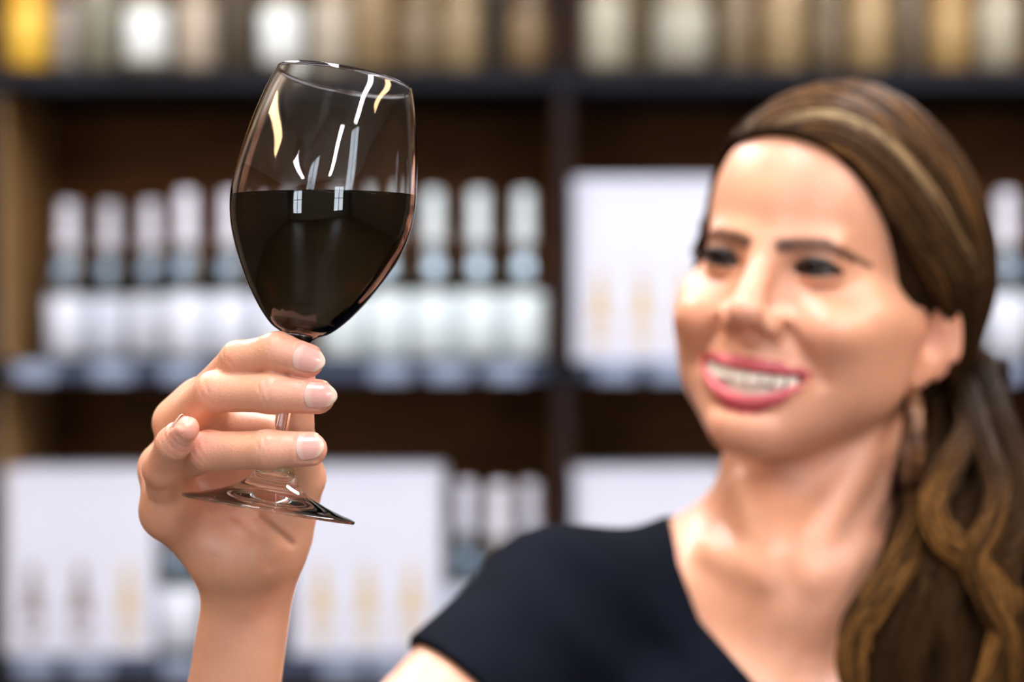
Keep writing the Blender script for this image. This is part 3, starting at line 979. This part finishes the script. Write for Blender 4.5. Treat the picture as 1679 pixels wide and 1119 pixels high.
# --- nails
for nme, (e, n, b) in TIPS.items():
    j, r = FING[nme]; R = r[3] * .001; s_ = R / .007
    nu, nv = 22, 17
    L0, L1, W = -.0054 * s_, .0082 * s_, .0056 * s_
    if nme == 'ring': L1 = .0062 * s_
    if nme == 'pinky': L1 = .0045 * s_
    V = []; C = []
    for iu in range(nu):
        u = iu / (nu - 1)
        for iv in range(nv):
            v = iv / (nv - 1) * 2 - 1
            # outline: rounded at both ends
            t = L0 + (L1 - L0) * u
            back = .0022 * s_ * v * v * (1 - u) ** 2
            frontc = -.0030 * s_ * v * v * u ** 2
            t += back + frontc
            an = v * W / R * 1.06 * (1 - .22 * max(0, u - .45) / .55)
            rr = R + (-.0004 if nme == 'pinky' else .00005) - .0009 * s_ * max(0, (t - .002 * s_) / (.006 * s_)) ** 2 * .9
            pos = j[3] + e * t + rr * (math.cos(an) * n + math.sin(an) * b)
            V.append(pos)
            c = np.array([.72, .385, .335])
            lun = float(np.clip((.26 - u + .05 * v * v) / .10, 0, 1)) * (1 - v * v * .3)
            c = c * (1 - .55 * lun) + np.array([.80, .58, .50]) * .55 * lun
            fe = float(np.clip((u - .80 + .06 * v * v) / .07, 0, 1))
            c = c * (1 - .75 * fe) + np.array([.72, .56, .43]) * .75 * fe
            C.append(c)
    V = np.array(V); C = np.array(C)
    V2 = V - np.tile(n, (len(V), 1)) * .00045
    idx = np.arange(nu * nv).reshape(nu, nv)
    q1 = np.stack([idx[:-1, :-1], idx[1:, :-1], idx[1:, 1:], idx[:-1, 1:]], -1).reshape(-1, 4)
    k = nu * nv
    loop = list(idx[0, :]) + list(idx[1:, -1]) + list(idx[-1, -2::-1]) + list(idx[-2:0:-1, 0])
    sd = np.array([(loop[i], loop[(i + 1) % len(loop)], loop[(i + 1) % len(loop)] + k, loop[i] + k) for i in range(len(loop))])
    o = mesh_np('fingernail', to_local(np.concatenate([V, V2])), np.concatenate([q1, q1[:, ::-1] + k, sd]), M_NAIL, body, True, np.concatenate([C, C]))
    bm = bmesh.new(); bm.from_mesh(o.data); bmesh.ops.recalc_face_normals(bm, faces=bm.faces[:]); bm.to_mesh(o.data); bm.free()
    tag(o, 'short pale pink %s fingernail' % nme)

# --- eyes, lashes, teeth
def ball(name, c, r, mt, colf, n=28):
    V = []; f = []
    th = np.linspace(0, np.pi, n); ph = np.linspace(0, 2 * np.pi, 2 * n, endpoint=False)
    D = np.stack([np.outer(np.sin(th), np.cos(ph)), np.outer(np.sin(th), np.sin(ph)), np.outer(np.cos(th), np.ones(2 * n))], -1).reshape(-1, 3)
    idx = np.arange(n * 2 * n).reshape(n, 2 * n)
    q_ = np.stack([idx[:-1], idx[1:], np.roll(idx, -1, 1)[1:], np.roll(idx, -1, 1)[:-1]], -1).reshape(-1, 4)
    return mesh_np(name, to_local(from_head(np.array(c) + D * r)), q_, mt, body, True, colf(D))
gz = np.array([-.10, .99, -.02]); gz /= np.linalg.norm(gz)
def eye_col(D):
    an = np.arccos(np.clip(D @ gz, -1, 1))
    c = np.tile(np.array([.26, .21, .19]), (len(D), 1))  # eye white coloured dark to stand for the shadow on it
    c[an < .62] = (.045, .022, .012); c[an < .22] = (.003, .003, .003)
    return c
for s in (-1, 1):
    ball('eye', (s * EX, EY, EZ), 12.3, M_EYE, eye_col)
    for up_ in (1, 0):
        xs = np.linspace(-13.3, 13.3, 24)
        aa = EX + xs; opn = 1 - (xs / 14.0) ** 2
        zz = EZ - .6 + xs / 14 + (4.6 * opn if up_ else -2.8 * opn)
        yy = EY + np.sqrt(np.maximum(13.6 ** 2 - xs ** 2 - (zz - EZ) ** 2, 1))
        Pth = from_head(np.stack([s * aa, yy, zz], 1))
        V, Q_ = tubes(Pth[None], np.full((1, 24), .0026 if up_ else .0009) * np.sin(np.linspace(.25, 2.9, 24)) ** .5, 6)
        mesh_np('eyelash', to_local(V), Q_, M_LASH, body)
    xs = np.linspace(-14, 15, 30)
for side, ztop, zbot, n_t, yo in (('upper', -61.5, -74.0, 8, 2.6), ('lower', -73.5, -84, 6, 7.5)):
    xw = [8.0, 6.4, 6.6, 5.6, 5] if side == 'upper' else [5.4, 5.8, 6.8, 7.0, 7.0]
    for s in (-1, 1):
        a = 0.
        for i in range(n_t // 2):
            w = xw[i]; xc = s * (a + w / 2); a += w
            th = math.atan(2 * .0115 * xc) 
            bm = bmesh.new(); bmesh.ops.create_cube(bm, size=1)
            bmesh.ops.bevel(bm, geom=bm.edges[:], offset=.22, segments=3, affect='EDGES', profile=.6)
            zb = zbot + (1.2 if i == 1 else 0) + (.35 * i if side == 'upper' else 0)
            vs = []
            for v in bm.verts:
                lx, ly, lz = v.co.x * w * .98, v.co.y * 6, v.co.z
                z_ = zb + (ztop + .30 * i * i - zb) * (lz + .5)
                vs.append((xc + lx * math.cos(th) + ly * math.sin(th), arch_y(xc) - yo - 1.5 - lx * math.sin(th) + ly * math.cos(th), z_))
            W_ = to_local(from_head(np.array(vs)))
            for v, w3 in zip(bm.verts, W_): v.co = w3
            bmesh.ops.recalc_face_normals(bm, faces=bm.faces[:])
            me = bpy.data.meshes.new('tooth'); bm.to_mesh(me); bm.free(); me.materials.append(M_TOOTH)
            me.polygons.foreach_set('use_smooth', np.ones(len(me.polygons), bool))
            link(bpy.data.objects.new('tooth', me), body)

# --- black V-neck top with short sleeves
NECKLINE = [(1098, 700), (1108, 832), (1116, 930), (1148, 1020), (1240, 1122), (1308, 1185), (1372, 1110), (1440, 1010), (1478, 930), (1490, 830), (1500, 700)]
HEM_C = J(728, 1080, 1.165); HEM_N = np.array([-.68, -.28, -.68], np.float32); HEM_N /= np.linalg.norm(HEM_N)
def shirt_sdf(p):
    d = torso_sdf(p) - .0045
    # soft cloth: loosened waist and armpit, faint pulls
    wv = np.sin(p[:, 0] * 38 + p[:, 2] * 30) * np.sin(p[:, 2] * 26 - p[:, 0] * 19 + 1.3)
    ab = ELBOW - SHOULDER; t = (p - SHOULDER) @ ab / float(ab @ ab)
    pull = np.sin((p[:, 0] * .75 + p[:, 2] * .8) * 150) * np.exp(-((p - J(1010, 1080, 1.22)) ** 2).sum(1) / .06 ** 2)
    d = d - .0016 * wv - .0018 * pull
    # sleeve end
    w_near = np.sqrt(((p - SHOULDER - np.clip(t, 0, 1)[:, None] * ab) ** 2).sum(1))
    arm = (w_near < .085)
    cutv = np.where(arm, (p - HEM_C) @ HEM_N, -.05)
    d = np.where(arm & (t > .05), d - .003 * sstep(t, .05, .35), d)
    d = smax(d, cutv.astype(np.float32), .003)
    abl = J(1800, 1760, 1.28) - SH_L; tl = (p - SH_L) @ abl / float(abl @ abl)
    wl = np.sqrt(((p - SH_L - np.clip(tl, 0, 1)[:, None] * abl) ** 2).sum(1))
    d = smax(d, np.where((wl < .075) & (p[:, 0] > SH_L[0] - .02), (tl - .40) * np.linalg.norm(abl), -.05).astype(np.float32), .003)
    # neckline: prism along the depth in front, shallow scoop behind
    u = p[:, 0] / 1.235 * F + CX; v = CY - (p[:, 2] - ZC) / 1.235 * F
    dd = poly_dist(u, v, NECKLINE) * (1.235 / F)
    ins = np.zeros(len(p), bool)
    pts = NECKLINE
    for (x1_, y1_), (x2_, y2_) in zip(pts, pts[1:] + pts[:1]):
        c_ = ((y1_ > v) != (y2_ > v)) & (u < (x2_ - x1_) * (v - y1_) / ((y2_ - y1_) or 1e-9) + x1_)
        ins ^= c_
    sd_ = np.where(ins, dd, -dd)
    back = p[:, 1] > 1.305
    sd_ = np.where(back, np.minimum(sd_, p[:, 2] - J(0, 850, 1.305)[2]), sd_)
    sd_ = np.where(v < 700, .05, sd_)
    return smax(d, sd_.astype(np.float32), .002)
SV, SQ = surface(shirt_sdf, (x0, .96, .86), (.52, 1.50, 1.46), .0032)
ok_ = ~((SV[:, 1] < 1.10) & (SV[:, 0] < -.06))
SQ = SQ[ok_[SQ].all(1)]; SV, SQ = compact(SV, SQ)
tag(mesh_np('t_shirt', to_local(SV), SQ, M_SHIRT, person, True), 'black short-sleeved V-neck top')
# --- trousers and shoes below the picture
def leg_sdf(p):
    d = ell(p, (.168, 1.34, .93), (.175, .115, .13))
    for s, y in ((-1, 1.33), (1, 1.36)):
        hip = np.array([.168 + s * .085, 1.345, .88]); kn = np.array([.168 + s * .085, y - .03, .50]); an_ = np.array([.168 + s * .09, y + .01, .10])
        d = smin(d, rcone(p, hip, kn, .088, .060), .03); d = smin(d, rcone(p, kn, an_, .060, .048), .02)
    return smax(d, (.075 - p[:, 2]).astype(np.float32), .004)
LV, LQ = surface(leg_sdf, (-.08, 1.15, .05), (.42, 1.52, 1.08), .009)
mesh_np('trousers', to_local(LV), LQ, M_TROUSER, person, True)
for s, y in ((-1, 1.33), (1, 1.36)):
    def shoe(p, s=s, y=y):
        c = np.array([.168 + s * .09, y - .05, .035])
        d = ell(p, c, (.043, .125, .036)); d = smin(d, rcone(p, c + [0, .06, .0], c + [0, .06, .06], .04, .04), .03)
        return smax(d, -p[:, 2].astype(np.float32), .004)
    V_, Q_ = surface(shoe, (.168 + s * .09 - .06, y - .2, -.006), (.168 + s * .09 + .06, y + .1, .15), .006)
    mesh_np('shoe', to_local(V_), Q_, M_TROUSER, person, True)


# ------------------------------------------------------------------ hair
HL_Z = [-60, -40, -30, -20, -14, 3, 23, 38, 56, 69, 77, 90]
HL_Y = [-112, -108, -104, -80, -48, -39, -22, -8, 5, 12, 24, 60]
def cap_sdf(q):
    x, y, z = q[:, 0], q[:, 1], q[:, 2]
    d = ell(q, (2, -84, 26), (71.5, 97, 88))
    d = smin(d, ell(q, (0, -31, 30), (51, 52, 59.5)), 18)
    d = smin(d, ell(q, (4, -116, 12), (80, 112, 87)), 16)
    d = smin(d, ell(q, (30, -135, -45), (38, 45, 40)), 26)
    m = np.stack([np.abs(x), y, z], 1)
    d = smin(d, ell(m, (70, -84, 6), (15, 32, 18)), 12)
    return d
def hair_base(p):
    q = to_head(p)
    y, z = q[:, 1], q[:, 2]
    yh = np.interp(z, HL_Z, HL_Y).astype(np.float32)
    yh = yh - 26 * sstep(-q[:, 0], 0, 56) * (1 - sstep(z, 42, 84))
    d = smax(cap_sdf(q) + 2.5, (y - yh) * .75, 7)
    return d * HEAD_S / 1000
CV, CQ = surface(hair_base, (.02, 1.12, 1.40), (.36, 1.52, 1.72), .0032)
DARK, MID, GOLD = np.array([.022, .011, .0055]), np.array([.062, .031, .013]), np.array([.30, .135, .034])
hair = mesh_np('hair', to_local(CV), CQ, M_HAIR, person, True, np.tile(DARK, (len(CV), 1)))
tag(hair, 'brown side-parted hair drawn back with caramel lengths over the shoulder')

def project_cap(q, off):
    sh = q.shape; q = q.reshape(-1, 3).astype(np.float32); off = np.repeat(off, sh[1])
    for _ in range(5):
        d = cap_sdf(q) - off
        g = np.empty_like(q)
        for i in range(3):
            o = np.zeros(3, np.float32); o[i] = .5
            g[:, i] = cap_sdf(q + o) - cap_sdf(q - o)
        g /= np.linalg.norm(g, axis=1, keepdims=True) + 1e-6
        q = q - g * d[:, None]
    return q.reshape(sh)
K = 26
def sweep(front, back, n):
    front = np.array(front, float); back = np.array(back, float)
    out = []; ss = []
    for i in range(n):
        s = rng.random() ** 1.15; ss.append(s)
        w = front * (1 - s) + back * s + rng.normal(0, 2.0, front.shape) * np.linspace(.4, 1.6, len(front))[:, None]
        out.append(spline(w, K))
    return np.array(out), np.array(ss)
G0 = (38, -148, -58)
left, sl = sweep([(-38, 8, 72), (6, 13, 80), (40, 6, 60), (62, -10, 36), (70, -30, 18), (80, -62, -6), (78, -100, -28), G0],
             [(-30, -110, 114), (15, -118, 118), (55, -125, 95), (78, -135, 55), (80, -145, 20), (72, -155, -10), (60, -160, -35), G0], 620)
right, sr = sweep([(-38, 4, 74), (-47, -14, 66), (-58, -34, 48), (-64, -50, 26), (-68, -72, 2), (-68, -100, -24), (-45, -140, -45), G0],
              [(-32, -110, 114), (-48, -118, 104), (-62, -125, 88), (-76, -135, 52), (-78, -145, 20), (-66, -160, -12), (-30, -190, -35), G0], 260)
lift, sf = sweep([(-34, 8, 72), (-24, 0, 88), (12, -22, 98), (58, -50, 74), (80, -90, 30), (77, -122, -12), (62, -140, -40), G0],
                 [(22, 15, 70), (38, 8, 64), (54, -6, 48), (68, -34, 22), (80, -66, -4), (78, -104, -28), (60, -132, -46), G0], 240)
st = np.concatenate([left, right, lift])
off = np.concatenate([rng.uniform(-1.5, 2.6, len(left) + len(right)), rng.uniform(1.2, 3.6, len(lift))]).astype(np.float32)
st = project_cap(st, off)
st[:, :, :] += (np.sin(np.linspace(0, 9, K))[None] * rng.normal(0, .8, len(st))[:, None])[:, :, None] * np.array([.3, .3, .6])
rad = np.full((len(st), K), .00085) * np.interp(np.linspace(0, 1, K), [0, .1, .9, 1], [.5, 1, 1, .7])
V, Q_ = tubes(from_head(st.reshape(-1, 3)).reshape(st.shape), rad, 5)
u = rng.random(len(st)); cols = np.where(u[:, None] < .45, DARK, np.where(u[:, None] < .86, MID, MID * .6 + GOLD * .35))
streak = np.concatenate([.5 * np.exp(-((sl - .15) / .03) ** 2), 0 * sr, np.exp(-((sf - .42) / .07) ** 2)]) * (rng.random(len(st)) < .8)
along = np.interp(np.linspace(0, 1, K), [0, .10, .22, .45, .65], [0, .4, 1, .6, 0])
cols = (cols[:, None] + streak[:, None, None] * along[None, :, None] * np.array([.30, .225, .125])) * np.interp(np.linspace(0, 1, K), [0, .12, .4, .7, 1], [.8, 1.25, 1.1, .8, .7])[None, :, None]
mesh_np('hair_strands', to_local(V), Q_, M_HAIR, hair, True, np.repeat(cols.reshape(-1, 3), 5, 0))

# long wavy lengths drawn over her left shoulder: (px, py, depth) way points, spread mm, colour mix
LOCKS = [
 ([(1548, 620, 1.315), (1530, 720, 1.275), (1505, 800, 1.240), (1500, 870, 1.212), (1458, 950, 1.192), (1418, 1005, 1.180), (1392, 1075, 1.174), (1405, 1170, 1.17)], 8, .58),
 ([(1556, 620, 1.320), (1540, 720, 1.285), (1512, 800, 1.255), (1492, 880, 1.225), (1470, 960, 1.205), (1452, 1040, 1.19), (1425, 1110, 1.185), (1420, 1180, 1.18)], 11, .12),
 ([(1600, 610, 1.310), (1612, 700, 1.262), (1556, 765, 1.226), (1530, 830, 1.205), (1556, 890, 1.195), (1612, 928, 1.190), (1650, 985, 1.185), (1632, 1080, 1.18), (1600, 1160, 1.178)], 8, .80),
 ([(1590, 610, 1.320), (1590, 710, 1.280), (1560, 800, 1.245), (1548, 880, 1.225), (1552, 960, 1.208), (1530, 1040, 1.195), (1512, 1160, 1.19)], 14, .10),
 ([(1575, 615, 1.315), (1566, 740, 1.270), (1530, 820, 1.235), (1520, 900, 1.210), (1530, 980, 1.192), (1500, 1060, 1.183), (1478, 1160, 1.178)], 9, .20),
 ([(1625, 590, 1.320), (1668, 680, 1.275), (1690, 770, 1.240), (1672, 850, 1.215), (1640, 920, 1.195), (1640, 1000, 1.186), (1668, 1090, 1.182), (1660, 1180, 1.18)], 10, .30),
 ([(1610, 600, 1.325), (1635, 700, 1.290), (1640, 790, 1.255), (1612, 870, 1.228), (1596, 950, 1.208), (1610, 1040, 1.197), (1590, 1160, 1.19)], 14, .15),
 ([(1600, 620, 1.300), (1640, 720, 1.245), (1655, 800, 1.212), (1625, 860, 1.195), (1598, 915, 1.186), (1618, 985, 1.18), (1655, 1050, 1.178), (1665, 1150, 1.178)], 6, .55),
 ([(1570, 640, 1.310), (1585, 740, 1.262), (1580, 830, 1.228), (1556, 920, 1.204), (1545, 1010, 1.19), (1570, 1090, 1.185), (1560, 1180, 1.182)], 10, .18),
 ([(1552, 640, 1.315), (1530, 760, 1.268), (1500, 860, 1.228), (1480, 940, 1.206), (1478, 1010, 1.194), (1456, 1090, 1.187), (1450, 1170, 1.184)], 10, .15),
 ([(1520, 600, 1.345), (1500, 680, 1.338), (1496, 760, 1.330), (1500, 850, 1.290), (1510, 940, 1.235), (1520, 1040, 1.215), (1520, 1160, 1.205)], 15, .04),
 ([(1560, 600, 1.345), (1550, 700, 1.33), (1540, 790, 1.300), (1560, 880, 1.260), (1580, 970, 1.230), (1570, 1160, 1.205)], 17, .04),
 ([(1620, 600, 1.345), (1640, 720, 1.32), (1650, 830, 1.28), (1650, 940, 1.240), (1650, 1160, 1.21)], 18, .05),
 ([(1535, 640, 1.305), (1512, 740, 1.262), (1496, 830, 1.226), (1486, 910, 1.200), (1445, 985, 1.184), (1412, 1050, 1.176), (1412, 1140, 1.172)], 5, .75),
]
KT = 34
def tame(pts):      # gather the roots behind the ear
    return [(1562 + (x - 1562) * f, y, D) for (x, y, D), f in zip(pts, [.5, .62, .8] + [1] * 9)]
tp, tr, tc_ = [], [], []
for pts, spr, gold in LOCKS:
    pts = tame(pts)
    c = spline([P(*w) for w in pts], KT)
    tdir = np.gradient(c, axis=0); tdir /= np.linalg.norm(tdir, axis=1, keepdims=True)
    nn = np.cross(tdir, np.array([0, 1., 0])); nn /= np.linalg.norm(nn, axis=1, keepdims=True); bb = np.cross(tdir, nn)
    uu = np.linspace(0, 1, KT)
    prof_ = np.interp(uu, [0, .15, .6, 1], [1.1, .9, 1.0, .55])
    for i in range(int(60 + spr * 8)):
        a = rng.uniform(0, 2 * np.pi); rr = math.sqrt(rng.random()) * spr * .001
        tw = a + uu * rng.uniform(.8, 1.6) + .35 * np.sin(uu * 11 + rng.uniform(0, 6))
        p_ = c + (prof_ * rr)[:, None] * (np.cos(tw)[:, None] * nn * 1.25 + np.sin(tw)[:, None] * bb * .8)
        p_ = p_ + (np.sin(uu * rng.uniform(14, 22) + rng.uniform(0, 6)) * .0012 * uu)[:, None] * nn
        tp.append(p_); tr.append(.00065 * np.interp(uu, [0, .9, 1], [1, 1, .3]))
        g = gold if rng.random() < .75 else .05
        g *= rng.uniform(.4, 1.1) * (.9 if gold > .5 else .55)
        k_ = np.interp(uu, [0, .25, .45, 1], [.15, .4, 1, 1])[:, None] * g
        tc_.append(DARK * .8 * (1 - k_) + GOLD * 1.1 * k_ ** 1.3 + (MID - DARK) * .2 * rng.random())
V, Q_ = tubes(np.array(tp), np.array(tr), 5)
mesh_np('ponytail_strands', to_local(V), Q_, M_HAIR, hair, True, np.repeat(np.array(tc_).reshape(-1, 3), 5, 0))
def tail_base(p):
    d = np.full(len(p), 1., np.float32)
    for pts, spr, gold in LOCKS:
        c = spline([P(*w) for w in tame(pts)], 10)
        for a, b in zip(c[:-1], c[1:]):
            d = np.minimum(d, rcone(p, a + [0, .004, 0], b + [0, .004, 0], spr * .00075, spr * .00075))
    return d
V, Q_ = surface(tail_base, (.17, 1.15, 1.27), (.36, 1.36, 1.52), .0035, 1)
mesh_np('ponytail_core', to_local(V), Q_, M_HAIR, hair, True, np.tile(DARK * .8, (len(V), 1)))
# loose fly-away wisps at the back of the head and the temple
fl = []
for i in range(40):
    s = rng.random()
    a = np.array([70 + rng.normal(0, 4), -120 - 40 * s, -10 - 30 * s]); 
    fl.append(spline([a, a + [10, -14, -22], a + [14 + rng.normal(0, 6), -22, -55], a + [8 + rng.normal(0, 9), -20, -95]], 14))
V, Q_ = tubes(from_head(np.array(fl).reshape(-1, 3)).reshape(len(fl), 14, 3), np.full((len(fl), 14), .0003), 4)
mesh_np('stray_hair', to_local(V), Q_, M_HAIR, hair, True, np.tile(MID, (len(V), 1)))

# ------------------------------------------------------------------ earring
M_TORT = noise_mix(mat('tortoiseshell', rough=.3, spec=.35), (.025, .010, .006), (.22, .095, .04), (1, 1, 1), 90, 2)
LOBE = P(1495, 636, float(from_head(np.array([[70.0, -70.0, -54.0]]))[0][1]) - .004)
er = empty('earring', tuple(LOBE)); tag(er, 'brown tortoiseshell hoop earring hanging from the ear lobe', 'earring')
RZ, RW = .0255, .0215
ang = np.linspace(0, 2 * np.pi, 97)[:-1]
ed = np.array([math.sin(math.radians(-3)), -math.cos(math.radians(-3)), 0]); en = np.array([ed[1], -ed[0], 0])
V = []
sec = [(math.cos(t) * .0022, math.sin(t) * .0046) for t in np.linspace(0, 2 * np.pi, 13)[:-1]]
for t in ang:
    o = math.sin(t) * RW * ed + np.array([0, 0, math.cos(t) * RZ - RZ - .004])
    ra = math.sin(t) * ed + np.array([0, 0, math.cos(t)])
    wob = 1 + .06 * math.sin(t * 16)
    for a, b in sec: V.append(o + ra * a * wob + en * b * wob)
n_ = len(sec)
fq = np.array([(i * n_ + k, ((i + 1) % 96) * n_ + k, ((i + 1) % 96) * n_ + (k + 1) % n_, i * n_ + (k + 1) % n_) for i in range(96) for k in range(n_)])
mesh_np('hoop', V, fq, M_TORT, er, True)
V, Q_ = tubes(np.array([[[0, 0, -.005], [0, -.004, .0], [.0, -.003, .005], [0, .002, .007], [0, .005, .004]]]), np.full((1, 5), .0006), 6)
mesh_np('hook', V, Q_, mat('gold_wire', (.7, .5, .25), .25, metal=1), er)
